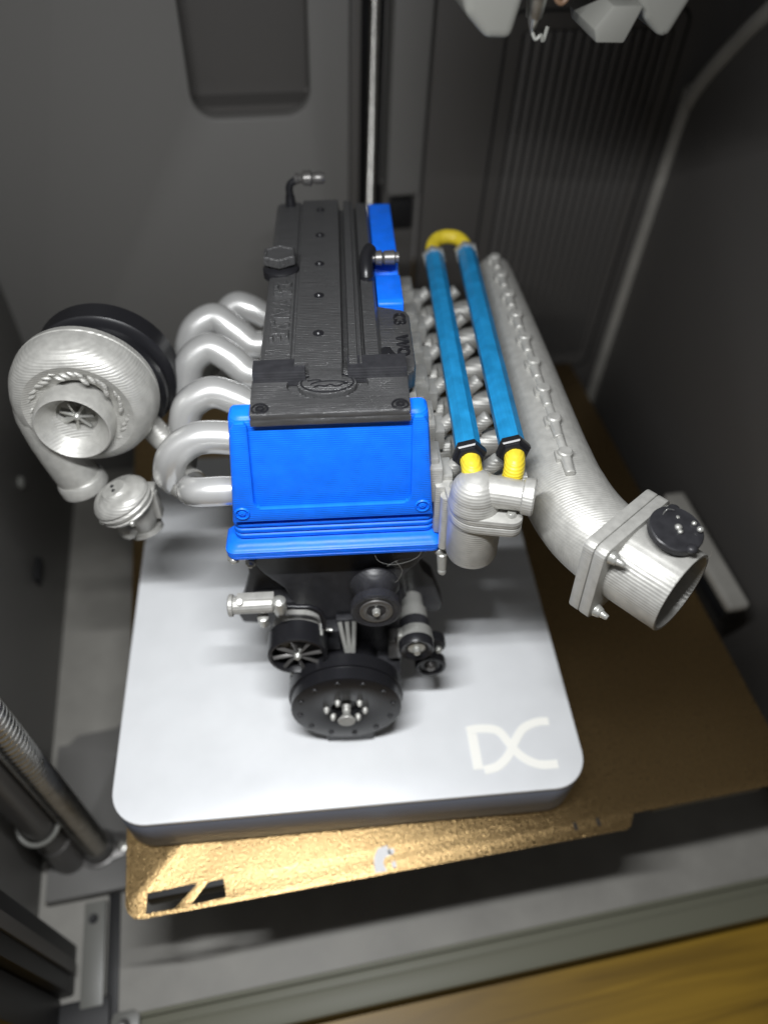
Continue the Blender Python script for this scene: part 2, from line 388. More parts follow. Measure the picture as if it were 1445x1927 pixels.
b = MB(); b.tube([(-1.3, -1.0, -0.25), (-1.2, -1.1, -0.4), (-1.05, -1.1, -0.3), (-0.95, -1.1, -0.45), (-0.85, -1.0, -0.1)], 0.06, 8, 4); b.build('filament_string', 'head', th)
b = MB(); b.tube([(-0.9, -0.9, 1.6), (-0.85, -1.1, 0.8), (-0.6, -1.15, 0.55), (-0.35, -1.1, 0.9), (-0.3, -0.9, 1.6)], 0.08, 8, 5); b.build('heater_wire', 'wire', th)

# bed, plate, white block ------------------------------------------------------
hb = empty('heat_bed', (5.6, 20.5, -0.9)); tag(hb, 'black heated bed under the gold sheet', 'heated bed')
b = MB(); b.box(-11.3, 13.2, -12.9, 12.6, 0.0, 0.84, 0.1); b.build('bed_slab', 'deep', hb)
b = MB(); b.box(-10.6, 11.6, -12.3, -11.3, -0.75, -0.02, 0.1); b.build('bed_beam', 'deep', hb)
b = MB(); b.box(7.4, 12.0, -13.1, -12.95, 0.12, 0.7, 0.05); b.build('bed_slot', 'wall_dark', hb)
plate = empty('build_plate', (-6.35, 7.3, 0.0)); tag(plate, 'gold textured build sheet lying under the white block', 'build plate')
pl = [(0.3, -0.5), (18.0, -0.5), (18.4, 0.02), (24.0, 0.02)]
pts = [(0.0, 0.3), (0.08, 0.0), (0.3, -0.22), (0.6, -0.28), (17.9, -0.5), (18.1, -0.42), (18.4, 0.02), (24.9, 0.04), (25.15, 0.14), (25.25, 0.4), (25.25, 25.6), (0.0, 25.6)]
h1 = [(0.72, 0.50), (2.45, 0.53), (1.62, -0.15), (0.68, -0.14)]
h2 = [(2.15, -0.14), (2.78, 0.50), (3.30, 0.50), (3.36, -0.10)]
b = MB(); b.sheet([pts, h1[::-1], h2[::-1]], -0.05, 0.0, bev=0.01); b.build('sheet', 'gold', plate)
b = MB()
b.sheet([[(8.5, -0.3), (8.55, 0.2), (8.75, 0.5), (9.1, 0.55), (9.2, 0.2), (8.95, 0.15), (8.85, -0.02), (8.95, -0.3)]], 0.004, 0.012)
b.sheet([rrect(9.1, 9.32, 0.22, 0.42, 0.06, 3)], 0.004, 0.012); b.sheet([rrect(9.14, 9.3, -0.24, -0.02, 0.05, 3)], 0.004, 0.012)
b.build('white_mark', 'white', plate)  # plain white flat patches on the sheet
for x in (16.0, 16.9):
    b = MB(); b.sheet([rrect(x, x+0.12, -0.2, 0.1, 0.04, 3)], 0.004, 0.012); b.build('dark_mark', 'deep', plate)
bar = empty('purge_bar', (20.1, 18.0, 0.0)); tag(bar, 'grey rounded plastic bar lying along the right edge of the gold sheet', 'bar')
b = MB(); b.box(-0.55, 0.55, -3.3, 3.6, 0.2, 0.75, 0.25, 3); b.build('bar_body', 'floor', bar)
b = MB(); b.box(-0.45, 0.65, -3.1, 3.4, -0.6, 0.18, 0.1); b.build('bar_foot', 'deep', bar)

BA = R(5.3)
blk = empty('display_block', (0.95*math.cos(BA)+17.1*math.sin(BA), -0.95*math.sin(BA)+17.1*math.cos(BA), 0.0), (0, 0, -BA))
tag(blk, 'white rounded square block with a pale DC logo on its top, under the engine', 'display block')
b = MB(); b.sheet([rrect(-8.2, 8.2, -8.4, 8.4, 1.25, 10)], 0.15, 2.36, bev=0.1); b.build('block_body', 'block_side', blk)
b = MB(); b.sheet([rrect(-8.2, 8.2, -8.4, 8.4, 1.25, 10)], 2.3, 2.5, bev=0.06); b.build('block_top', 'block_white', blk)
def stroke(mb, pts, w, z0, z1, n=6):
    P = [Vector((p[0], p[1], 0)) for p in pts]; Q = []
    for i in range(len(P)-1):
        p0 = P[max(i-1, 0)]; p1 = P[i]; p2 = P[i+1]; p3 = P[min(i+2, len(P)-1)]
        for k in range(n):
            t = k/n; Q.append(0.5*((2*p1) + (p2-p0)*t + (2*p0-5*p1+4*p2-p3)*t*t + (3*p1-p0-3*p2+p3)*t**3))
    Q.append(P[-1]); Lf, Rt = [], []
    for i, q in enumerate(Q):
        d = (Q[min(i+1, len(Q)-1)] - Q[max(i-1, 0)]).normalized(); nn = Vector((-d.y, d.x, 0))*w/2
        Lf.append((q+nn)[:2]); Rt.append((q-nn)[:2])
    mb.sheet([Lf + Rt[::-1]], z0, z1)
b = MB()
stroke(b, [(4.35, -6.2), (4.35, -7.5)], 0.34, 2.49, 2.524, 2)
stroke(b, [(4.18, -6.06), (4.7, -6.02), (5.3, -6.15), (5.6, -6.6), (5.95, -7.15), (6.5, -7.5), (7.2, -7.55)], 0.30, 2.49, 2.52)
stroke(b, [(4.55, -7.55), (5.05, -7.45), (5.5, -7.1), (5.85, -6.6), (6.25, -6.15), (6.8, -5.95), (7.25, -5.95)], 0.30, 2.49, 2.527)
b.build('logo_print', 'logo', blk)

# ================================================================== ENGINE
EX = Vector((0.98950, -0.13783, 0.04340)); EY = Vector((0.14157, 0.98486, -0.10001)); EZ = Vector((-0.02896, 0.10511, 0.99404))
EO = Vector((1.7918, 11.0185, 4.8158))
eng = empty('engine_model'); eng.matrix_world = Matrix(((EX.x, EY.x, EZ.x, EO.x), (EX.y, EY.y, EZ.y, EO.y), (EX.z, EY.z, EZ.z, EO.z), (0, 0, 0, 1)))
tag(eng, '3D printed model car engine with blue front cover, black top cover, turbo and silver intake', 'model engine')
Xe, Ye, Ze = (1, 0, 0), (0, 1, 0), (0, 0, 1)
CYL = [2.4 + 1.95*i for i in range(6)]

# ---- block, head, pan
def panz(y): return -2.30 + 0.1016*y
b = MB()
b.loft([[(-1.0, y, panz(y)+0.03), (1.1, y, panz(y)+0.03), (1.9, y, -0.6), (1.9, y, 0.2), (-1.9, y, 0.2), (-1.9, y, -0.6)] for y in (0.9, 12.8, 13.0)])
b.loft([[(-0.75, y, panz(y)+0.03), (0.85, y, panz(y)+0.03), (0.95, y, -1.2), (-0.9, y, -1.2)] for y in (0.12, 0.2, 0.95)])
b.build('oil_pan', 'black', eng)
b = MB(); b.box(-2.2, 2.2, 2.7, 13.2, 0.1, 6.4, 0.1); b.box(-2.0, 2.0, 2.12, 3.0, -1.2, 3.2, 0.1); block = b.build('engine_block', 'black', eng)
b = MB(); b.box(-1.8, 2.45, 2.4, 13.4, 6.3, 10.3, 0.1); b.build('cylinder_head', 'silver', eng)
# ---- lower timing cover: a funnel-shaped plate
b = MB()
b.prism([(-2.95, 6.3), (-2.75, 5.6), (-2.3, 4.7), (-1.75, 4.0), (-1.45, 3.0), (-1.35, 1.0), (1.35, 1.0), (1.5, 3.0), (1.85, 4.1), (2.5, 4.9), (2.85, 5.6), (2.95, 6.3)],
        (0, 2.05, 0), Xe, Ze, Ye, 0.6, 0.08)
b.build('lower_timing_cover', 'black', eng)
b = MB()
b.prism([(-2.2, 5.6), (-2.9, 4.9), (-2.92, 3.8), (-3.2, 2.9), (-3.55, 1.9), (-3.45, 1.45), (-2.6, 1.3), (-2.3, 0.8), (-1.6, 1.5), (-1.6, 4.0)], (0, 2.75, 0), Xe, Ze, Ye, 0.5, 0.06)
b.prism([(-2.9, 3.1), (-3.0, 2.6), (-1.7, 2.3), (-1.9, 1.4), (-1.3, 1.2), (-1.2, 3.2)], (0, 2.3, 0), Xe, Ze, Ye, 0.5, 0.06)
b.build('accessory_bracket', 'black', eng)
b = MB()
b.prism([(2.0, 5.2), (2.5, 4.2), (2.73, 3.55), (3.08, 3.1), (3.46, 1.75), (3.4, 1.42), (3.2, 1.3), (2.7, 1.35), (1.9, 2.4)], (0, 2.9, 0), Xe, Ze, Ye, 0.6, 0.08)
b.build('accessory_bracket', 'black', eng)

# ---- blue upper timing cover
def bsec(z, yf, xl, xr, yb=2.36, r=0.28, n=5):
    pts = [(xl, yb, z)]
    for k in range(n+1):
        a = R(180 + 90*k/n); pts.append((xl + r + r*math.cos(a), yf + r + r*math.sin(a), z))
    for k in range(n+1):
        a = R(270 + 90*k/n); pts.append((xr - r + r*math.cos(a), yf + r + r*math.sin(a), z))
    pts.append((xr, yb, z)); return pts
lev = [(6.10, 1.44, -3.10, 3.06), (6.14, 1.39, -3.15, 3.10), (6.22, 1.38, -3.16, 3.11), (6.235, 1.40, -3.14, 3.09), (6.255, 1.40, -3.14, 3.09), (6.27, 1.37, -3.17, 3.13), (6.42, 1.37, -3.17, 3.13), (6.46, 1.41, -3.14, 3.10), (6.58, 1.72, -2.98, 2.96), (6.60, 1.78, -2.90, 2.90)]
for k in range(3):
    z = 6.66 + 0.22*k
    lev += [(z, 1.79, -2.88, 2.89), (z+0.03, 1.72, -2.88, 2.89), (z+0.13, 1.72, -2.88, 2.89), (z+0.16, 1.79, -2.88, 2.89)]
lev += [(7.34, 1.80, -2.87, 2.87), (7.36, 1.74, -2.86, 2.87), (10.6, 1.78, -2.50, 2.63), (10.76, 1.81, -2.48, 2.61), (10.86, 1.87, -2.43, 2.56), (10.92, 2.0, -2.34, 2.46)]
b = MB(); b.loft([bsec(*l) for l in lev])
cover = b.build('upper_timing_cover', 'blue', eng)
slope = Vector((0, 0.04, 3.24)).normalized(); nrm = Vector((0, -slope.z, slope.y))
def frame_pt(): pass
uf = [(-2.80, 0.0), (2.80, 0.0), (2.58, 3.2), (2.48, 3.42), (2.24, 3.45), (2.18, 3.3), (2.18, 0.75), (2.12, 0.58), (1.98, 0.48), (-1.95, 0.48), (-2.08, 0.56), (-2.14, 0.72), (-1.98, 3.3), (-2.05, 3.45), (-2.30, 3.42), (-2.43, 3.2)]
b = MB(); b.prism(uf, (0, 1.76, 7.42), Xe, slope, nrm, 0.15, 0.06, 2); b.build('cover_frame', 'blue', cover)
def cover_screw(x, s):
    o = Vector((x, 1.76, 7.42)) + slope*s + nrm*0.15
    b = MB(); b.lathe(o, nrm, [(-0.03, 0.225), (0.02, 0.215), (0.045, 0.195), (0.045, 0.175), (-0.02, 0.155), (-0.02, 0.11), (0.02, 0.10), (0.03, 0.085), (0.03, 0.0)], 28)
    sc = b.build('cover_screw', 'blue', eng)
    for t in (0, 60, 120):
        b = MB(); b.box(-0.075, 0.075, -0.012, 0.012, 0.02, 0.055, mtx=Matrix.Translation(o) @ nrm.to_track_quat('Z', 'Y').to_matrix().to_4x4() @ Matrix.Rotation(R(t), 4, 'Z')); b.build('screw_star', 'blue', sc)
cover_screw(-2.5, 0.36); cover_screw(2.5, 0.36)

# ---- black top cover
b = MB()
prof = [(-1.86, 10.2), (-1.74, 11.2), (-1.69, 11.32), (-1.58, 11.38), (-0.90, 11.42), (-0.86, 11.36), (-0.80, 11.36), (-0.77, 11.47), (0.46, 11.47), (0.50, 11.08), (0.62, 11.08),
        (0.65, 11.42), (0.86, 11.42), (0.885, 11.34), (0.92, 11.34), (0.935, 11.42), (0.98, 11.42), (1.0, 11.12), (1.06, 11.12), (1.09, 11.34), (1.44, 11.30), (1.52, 11.2), (1.58, 10.2)]
b.prism(prof, (0, 3.3, 0), Xe, Ze, Ye, 10.5)
top = b.build('cam_cover', 'cover', eng, angle=25)
b = MB(); b.sheet([[(-1.88, 1.62), (2.14, 1.60), (2.17, 3.5), (-1.90, 3.5)]], 10.74, 10.97, bev=0.05)
b.sheet([[(-1.88, 1.68), (-1.84, 1.62), (2.10, 1.60), (2.14, 1.66), (2.16, 3.12), (-1.90, 3.12)], ellipse(0.07, 2.84, 1.06, 0.64, 44)], 10.96, 11.12, bev=0.025)
b.build('front_ledge', 'cover', top)
b = MB(); b.prism([(3.0, 11.0), (3.0, 11.13), (3.06, 11.42), (3.6, 11.42), (3.6, 11.0)], (-1.86, 0, 0), Ye, Ze, Xe, 1.36); b.build('ledge_step', 'black', top)
b = MB(); b.prism([(3.04, 11.0), (3.04, 11.13), (3.1, 11.40), (3.7, 11.40), (3.7, 11.0)], (0.6, 0, 0), Ye, Ze, Xe, 1.54); b.build('ledge_step', 'black', top)
b = MB(); b.prism([(3.06, 11.0), (3.1, 11.475), (3.6, 11.475), (3.6, 11.0)], (-0.40, 0, 0), Ye, Ze, Xe, 0.84); b.sheet([ellipse(0.06, 2.86, 0.76, 0.47, 48)], 10.9, 11.13, bev=0.02)
emb = b.build('badge_disc', 'cover', eng)
b = MB()
def ering(a, bb, r, cx=0.06, cy=2.88, a0=0, a1=360):
    n = 36; b.tube([(cx + a*math.cos(R(a0+(a1-a0)*k/n)), cy + bb*math.sin(R(a0+(a1-a0)*k/n)), 11.14) for k in range(n+1)], r, 8, 1)
ering(0.68, 0.42, 0.024); ering(0.46, 0.15, 0.02, 0.1, 2.8, 0, 180)
b.tube([(-0.3, 2.68, 11.14), (-0.15, 2.76, 11.14), (0.0, 2.72, 11.14), (0.15, 2.78, 11.14), (0.3, 2.70, 11.14), (0.45, 2.78, 11.14), (0.6, 2.86, 11.14)], 0.022, 8, 5)
b.tube([(-0.45, 2.98, 11.14), (-0.25, 3.02, 11.14), (-0.1, 2.99, 11.14)], 0.02, 8, 4)
b.tube([(-0.2, 3.18, 11.14), (0.1, 3.14, 11.14), (0.3, 3.14, 11.14)], 0.02, 8, 4)
b.build('badge_relief', 'gloss', emb)
def ledge_screw(x, y):
    b = MB(); b.lathe((x, y, 11.12), Ze, [(0.0, 0.23), (0.03, 0.21), (0.03, 0.18), (-0.02, 0.16), (-0.02, 0.12), (0.03, 0.11), (0.035, 0.06), (0.0, 0.05), (0.0, 0.0)], 24)
    b.build('cover_screw', 'gloss', top)
ledge_screw(-1.62, 1.87); ledge_screw(1.88, 1.84)
for y in (4.75, 6.85, 8.85, 10.9, 12.95):
    b = MB(); b.lathe((-0.16, y, 11.47), Ze, [(0, 0.15), (0.02, 0.15), (0.03, 0.11), (0.03, 0.1), (0.07, 0.07), (0.075, 0)], 18); b.build('cover_bolt', 'gloss', top)
TM = Matrix(((0, 1, 0, 0), (-1, 0, 0, 0), (0, 0, 1, 0), (0, 0, 0, 1)))      # text running towards the front, its tops to the right
for w_, y_ in (('24', 7.75), ('VALVE', 6.65)):
    b = MB(); b.text(w_, 0.7, 0.12, Matrix.Translation((-1.26, y_, 11.40)) @ TM, 0.012, 1.1); b.build('raised_lettering', 'cover', top)
# side plate with lettering
b = MB(); b.sheet([[(1.3, 6.85), (2.2, 6.5), (2.36, 6.38), (2.44, 6.15), (2.42, 3.6), (2.36, 3.32), (2.2, 3.18), (1.3, 3.3)]], 10.55, 11.12, bev=0.06)
plt = b.build('side_plate', 'cover', eng)
for w_, y_ in (('C3', 6.2), ('VVO', 5.0)):
    b = MB(); b.text(w_, 0.48, 0.05, Matrix.Translation((2.12, y_, 11.13)) @ TM, 0.01, 1.1); b.build('raised_lettering', 'gloss', plt)
b = MB(); b.sheet([[(1.12, 3.95), (1.25, 4.35), (1.42, 4.42), (1.5, 4.3), (1.62, 4.42), (1.78, 4.4), (1.86, 4.15), (1.95, 4.0), (1.92, 3.92), (1.5, 3.86)]], 11.1, 11.2, bev=0.04)
b.ball((1.72, 4.0, 11.2), 0.05); b.build('glue_smear', 'gloss', top)
# oil filler cap
b = MB(); b.lathe((-1.36, 8.75, 11.2), Ze, [(0, 0.56), (0.24, 0.56), (0.3, 0.5), (0.34, 0.38), (0.5, 0.38)], 36)
cap = b.build('oil_cap', 'gloss', eng)
b = MB(); b.lathe((-1.36, 8.75, 11.62), Ze, [(0, 0.42), (0.05, 0.54), (0.28, 0.55), (0.33, 0.51), (0.33, 0.46), (0.29, 0.43), (0.29, 0.0)], 6, rot=R(0)); b.build('cap_knob', 'cover', cap, angle=20)
# breather fitting, rear left
b = MB(); b.cyl((-1.22, 13.6, 11.3), (-1.22, 13.6, 11.75), 0.2, 0.16, 16); b.tube([(-1.22, 13.6, 11.75), (-1.2, 13.6, 12.1), (-0.95, 13.6, 12.28), (-0.7, 13.6, 12.33)], 0.13, 12, 4)
br = b.build('breather_pipe', 'gloss', eng)
b = MB(); b.lathe((-1.0, 13.6, 12.33), Xe, [(0, 0.16), (0.08, 0.19), (0.16, 0.14), (0.24, 0.16), (0.32, 0.24), (0.56, 0.26), (0.62, 0.16), (0.72, 0.2), (0.95, 0.2), (1.05, 0.15)], 14); b.build('breather_fitting', 'rod', br)  # black plastic fitting; its lit look is painted as grey
# blue side housing and its hose fitting
b = MB()
b.prism([(6.9, 10.2), (6.9, 11.05), (7.05, 11.15), (8.6, 11.15), (8.75, 11.0), (9.15, 10.72), (9.4, 10.72), (9.5, 11.0), (9.6, 11.15), (14.1, 11.15), (14.25, 11.05), (14.25, 10.2)], (1.56, 0, 0), Ye, Ze, Xe, 0.78, 0.06)
b.build('coil_housing', 'blue', eng)
b = MB(); b.tube([(1.28, 8.1, 11.2), (1.28, 8.3, 11.5), (1.3, 8.7, 11.75), (1.45, 9.0, 11.85)], 0.2, 14, 5)
hs = b.build('breather_pipe', 'gloss', eng)
b = MB(); b.lathe((1.32, 8.95, 11.55), Xe, [(0, 0.2), (0.1, 0.22), (0.14, 0.14), (0.24, 0.14), (0.28, 0.22), (0.46, 0.24), (0.5, 0.16), (0.56, 0.22), (0.86, 0.23), (0.9, 0.17), (1.0, 0.17)], 14); b.build('breather_fitting', 'rod', hs)  # also black plastic, coloured grey to look lit
b = MB(); b.cyl((1.28, 8.1, 11.1), (1.28, 8.1, 11.4), 0.24, 0.2, 16); b.build('pipe_socket', 'gloss', hs)

# ---- intake side: port blocks, runners
b = MB()
b.box(2.4, 2.9, 2.9, 13.3, 7.4, 8.55, 0.06)
ih = b.build('intake_flange', 'silver', eng)
for y in CYL:
    b = MB(); b.box(2.45, 3.05, y-0.62, y+0.62, 7.7, 8.95, 0.06); b.box(2.6, 2.95, y-0.4, y+0.05, 8.9, 9.12, 0.04); b.box(3.0, 3.35, y-0.5, y+0.3, 7.9, 8.6, 0.05); b.build('port_block', 'silver', ih)
    b = MB(); b.tube([(2.9, y, 7.4), (3.6, y+0.05, 7.5), (4.6, y+0.1, 7.6), (5.6, y+0.1, 7.8)], 0.42, 16, 4); b.build('intake_runner', 'silver', ih)
    for xc in (3.32, 4.38):
        b = MB(); d = Vector((0.74, 0.12, 0.62)).normalized(); c = Vector((xc, y, 8.35))
        b.cyl(c - d*0.45, c + d*0.45, 0.23, None, 16, 0.03); b.cyl(c - d*0.2, c - d*0.02, 0.28, None, 16, 0.02); b.cyl(c - d*0.75, c - d*0.3, 0.17, None, 12); b.build('fuel_injector', 'silver', ih)
    b = MB(); b.box(3.55, 4.1, y-0.75, y-0.25, 7.75, 8.2, 0.05); b.build('runner_lug', 'silver', ih)

# ---- blue rails with black end nuts and yellow hoses
def rail(x0, x1, y0, y1, z0, z1, r):
    p0, p1 = Vector((x0, y0, z0)), Vector((x1, y1, z1)); d = (p1-p0).normalized()
    b = MB(); b.lathe(p0, d, [(0, r), ((p1-p0).length, r)], 8, rot=R(22.5)); t = b.build('fuel_rail', 'tube', eng, angle=20)
    for p, dd in ((p0, -d), (p1, d)):
        b = MB(); b.lathe(p, dd, [(-0.05, r*1.05), (-0.05, r*1.24), (0.02, r*1.3), (0.16, r*1.3), (0.2, r*1.2), (0.2, r*1.05), (0.32, r*1.02), (0.34, r*0.7)], 6, rot=R(15)); b.build('end_nut', 'gloss' if dd == -d else 'bolt', t, angle=20)
    return t
ZR = 9.35
rail(3.74, 3.96, 1.95, 13.3, ZR, ZR, 0.36); rail(4.94, 5.22, 2.05, 13.6, ZR, ZR, 0.36)
def hose(pts, r):
    # corrugated by its print layers
    P = [Vector(p) for p in pts]; b = MB(); b.tube(P, r, 20, 8); return b.build('yellow_hose', 'yellow', eng)
hose([(3.74, 1.95, 9.35), (3.74, 1.6, 9.33), (3.75, 1.3, 9.2), (3.76, 1.2, 8.8), (3.76, 1.2, 8.4)], 0.28)
hose([(4.94, 2.05, 9.35), (4.93, 1.7, 9.32), (4.88, 1.4, 9.15), (4.80, 1.3, 8.7), (4.72, 1.3, 8.2), (4.68, 1.35, 7.6)], 0.28)
hose([(3.96, 13.6, 9.35), (3.97, 14.1, 9.45), (4.2, 14.5, 9.55), (4.6, 14.6, 9.6), (5.0, 14.5, 9.55), (5.2, 14.15, 9.45), (5.22, 13.8, 9.35)], 0.27)

# ---- plenum, elbow, throttle body
TA = Vector((0.64, -0.768, 0.0)); TC = Vector((7.72, 0.05, 7.15)); TS = Vector((0.768, 0.64, 0))
b = MB()
b.tube([(6.42, 14.4, 8.2), (6.42, 14.2, 8.2), (6.45, 12, 8.13), (6.5, 8, 7.95), (6.52, 5, 7.8), (6.55, 3.2, 7.65), (6.68, 2.0, 7.5), (7.05, 1.0, 7.3), TC - TA*0.2], [0.3, 0.72, 0.8, 0.95, 1.06, 1.16, 1.22, 1.22, 1.2], 40, 8)
plen = b.build('intake_plenum', 'silver_y', eng)
# weld ridge and bosses on the crest of the plenum
def crest(y):
    for (ya, za, ra), (yb, zb, rb) in zip(CR, CR[1:]):
        if ya >= y >= yb: t = (ya-y)/(ya-yb); return za+ra + t*((zb+rb)-(za+ra))
    return CR[-1][1] + CR[-1][2]
CR = [(14.2, 8.2, 0.72), (12, 8.13, 0.8), (8, 7.95, 0.95), (5, 7.8, 1.06), (3.2, 7.65, 1.16), (1.5, 7.45, 1.2)]
b = MB(); b.tube([(6.43, 14.2, crest(14.2)-0.05), (6.46, 10, crest(10)-0.04), (6.5, 6, crest(6)-0.04), (6.53, 3, crest(3)-0.04), (6.6, 1.9, crest(1.9)-0.12)], [0.12, 0.13, 0.14, 0.15, 0.12], 10, 6); b.build('weld_ridge', 'silver', plen)
for i in range(9):
    y = 2.35 + 1.44*i; z = crest(y); x = 6.54 - 0.012*y
    b = MB(); b.cyl((x, y, z-0.15), (x, y, z+0.22), 0.24, 0.21, 16, 0.04); b.box(x-0.27, x-0.08, y-0.2, y+0.2, z-0.15, z+0.1, 0.05); b.cyl((x, y-0.1, z+0.03), (x, y-0.75, z-0.0), 0.17, 0.14, 12, 0.03); b.build('plenum_boss', 'silver', plen)
tb_m = Matrix((( TS.x, 0, TA.x, TC.x), (TS.y, 0, TA.y, TC.y), (0, 1, 0, TC.z), (0, 0, 0, 1)))
b = MB()
b.sheet([rrect(-1.5, 1.5, -1.35, 1.35, 0.28, 5)], -0.32, 0.0, bev=0.04, mtx=tb_m)
b.sheet([rrect(-1.5, 1.5, -1.35, 1.35, 0.28, 5)], 0.012, 0.34, bev=0.04, mtx=tb_m)
fl_t = b.build('throttle_flange', 'silver', eng)
b = MB(); b.lathe(TC, TA, [(0.3, 1.19), (1.9, 1.19), (1.93, 1.17), (1.93, 1.09), (1.88, 1.07), (0.5, 1.05), (0.5, 0)], 56); tbo = b.build('throttle_body', 'silver', eng)
for u, v in ((-1.2, 1.05), (-1.2, -1.08), (1.22, 1.05), (1.22, -1.08)):
    c = TC + TS*u + Vector((0, 0, v)) + TA*0.34
    b = MB(); b.cyl(c, c + TA*0.22, 0.19, 0.15, 14, 0.03); b.cyl(c + TA*0.2, c + TA*0.42, 0.11, 0.08, 12, 0.02); b.build('flange_bolt', 'bolt', fl_t)
# black throttle linkage disc on top of the throttle body
dc = TC + TA*1.05 + TS*0.30 + Vector((0, 0, 1.16)); dn = Vector((0.12, -0.18, 1)).normalized()
b = MB(); b.cyl(dc - dn*0.2, dc + dn*0.28, 0.35, None, 20); b.lathe(dc + dn*0.25, dn, [(0, 0.66), (0.03, 0.7), (0.2, 0.7), (0.23, 0.67), (0.23, 0)], 40)
du, dv, _ = basis_for(dn)
b.ball(dc + dn*0.36 - TA*0.1 + TS*0.64 - TA*0.35, 0.17, 1, 1, 0.7); b.ball(dc + dn*0.36 + TA*0.62 - TS*0.25, 0.15, 1, 1, 0.7)
disc = b.build('linkage_disc', 'black', eng)
for (p, q, rr) in ((0.0, 0.05, 0.1), (0.12, -0.05, 0.07), (-0.4, -0.2, 0.06), (-0.2, 0.32, 0.08), (-0.46, 0.12, 0.07), (0.2, 0.46, 0.07), (0.42, 0.38, 0.09)):
    c = dc + dn*0.48 + TA*p + TS*q
    b = MB(); b.ball(c, rr, 1, 1, 0.8, 12); b.build('linkage_stud', 'bolt', disc)

# ---- thermostat housing
b = MB()
b.lathe((4.0, 2.2, 5.15), Ze, [(0, 0.6), (0.06, 0.72), (0.18, 0.76), (1.75, 0.78), (1.75, 0)], 44)
th_h = b.build('thermostat_housing', 'silver', eng)
b = MB(); b.box(2.9, 3.45, 2.7, 3.9, 5.5, 7.4, 0.12); b.cyl((3.18, 2.45, 5.2), (3.22, 2.55, 7.2), 0.14, 0.18, 12); b.build('housing_web', 'silver', th_h)
fm = Matrix.Translation((4.02, 2.12, 6.95)) @ Matrix.Rotation(R(-38), 4, 'Z')
b = MB()
def hull(P):
    P = sorted(set(P)); out = []
    for Q in (P, P[::-1]):
        h = []
        for p in Q:
            while len(h) > 1 and (h[-1][0]-h[-2][0])*(p[1]-h[-2][1]) - (h[-1][1]-h[-2][1])*(p[0]-h[-2][0]) <= 1e-6: h.pop()
            h.append(p)
        out += h[:-1]
    return out
oval = hull([(round(cx + rr*math.cos(a), 4), round(cy + rr*math.sin(a), 4)) for cx, cy, rr in ((0, 0, 0.79), (-0.82, 0.12, 0.27), (1.05, 0.0, 0.32)) for a in [2*math.pi*k/28 for k in range(28)]])
b.sheet([oval], -0.14, 0.15, bev=0.05, mtx=fm); b.sheet([oval], 0.16, 0.42, bev=0.05, mtx=fm); b.build('housing_flange', 'silver', th_h)
for u, w_ in ((-0.84, 0.12), (1.05, 0.0)):
    b = MB(); b.cyl((u, w_, 0.42), (u, w_, 0.54), 0.14, 0.12, 16, 0.02); o = b.build('housing_bolt', 'bolt', th_h); o.data.transform(fm)
b = MB()
b.ball((3.92, 2.05, 7.75), 0.68, 1, 1, 0.95, 28); b.lathe((3.92, 2.05, 7.36), Ze, [(0, 0.72), (0.25, 0.7), (0.4, 0.66)], 32)
b.tube([(3.95, 2.05, 7.75), (4.4, 1.92, 7.85), (4.9, 1.75, 7.88), (5.3, 1.62, 7.9)], [0.6, 0.46, 0.42, 0.42], 28, 4)
b.lathe((5.12, 1.68, 7.89), (0.95, -0.31, 0.02), [(0, 0.42), (0.04, 0.5), (0.3, 0.52), (0.34, 0.48), (0.345, 0)], 32)
b.build('water_neck', 'silver', th_h)

thm = Matrix.Translation((3.9, 1.15, 6.25)) @ Matrix.Diagonal((0.97, 0.97, 0.97, 1)) @ Matrix.Translation((-4.0, -2.2, -5.15))
for o in [th_h] + list(th_h.children): o.data.transform(thm)
# ---- front pulleys and accessories
b = MB()
b.lathe((0, 0, 0), Ye, [(0.22, 0), (0.22, 0.46), (0.03, 0.52), (0.0, 0.56), (0.0, 1.80), (0.02, 1.84), (0.45, 1.85), (0.46, 1.93), (0.92, 1.93), (0.95, 1.84), (0.97, 1.5), (0.97, 0)], 64)
b.cyl((0, 0.95, 0), (0, 2.1, 0), 1.15, None, 40)
cr = b.build('crank_pulley', 'gloss', eng)
for k in range(12):
    a = R(30*k+8); b = MB(); b.lathe((1.58*math.cos(a), -0.001, 1.58*math.sin(a)), (0, -1, 0), [(0, 0.1), (0.035, 0.08), (0.035, 0.05), (0.01, 0)], 12); b.build('rim_stud', 'gloss', cr)
for x, z in ((-0.27, 0.50), (0.45, 0.42), (-0.66, 0.10), (0.62, -0.03), (-0.47, -0.36), (0.38, -0.44)):
    b = MB(); b.cyl((x, 0.05, z), (x, -0.12, z), 0.11, 0.09, 12, 0.02); b.ball((x, -0.12, z), 0.075, 1, 1, 1, 10); b.build('pulley_bolt', 'silver', cr)
b = MB(); b.lathe((0, 0, 0), (0, -1, 0), [(-0.3, 0.15), (-0.05, 0.15), (0.0, 0.12), (0.05, 0.15), (0.1, 0.12), (0.2, 0.13), (0.34, 0.24), (0.42, 0.3), (0.46, 0.28), (0.46, 0)], 20); b.build('centre_bolt', 'silver', cr)
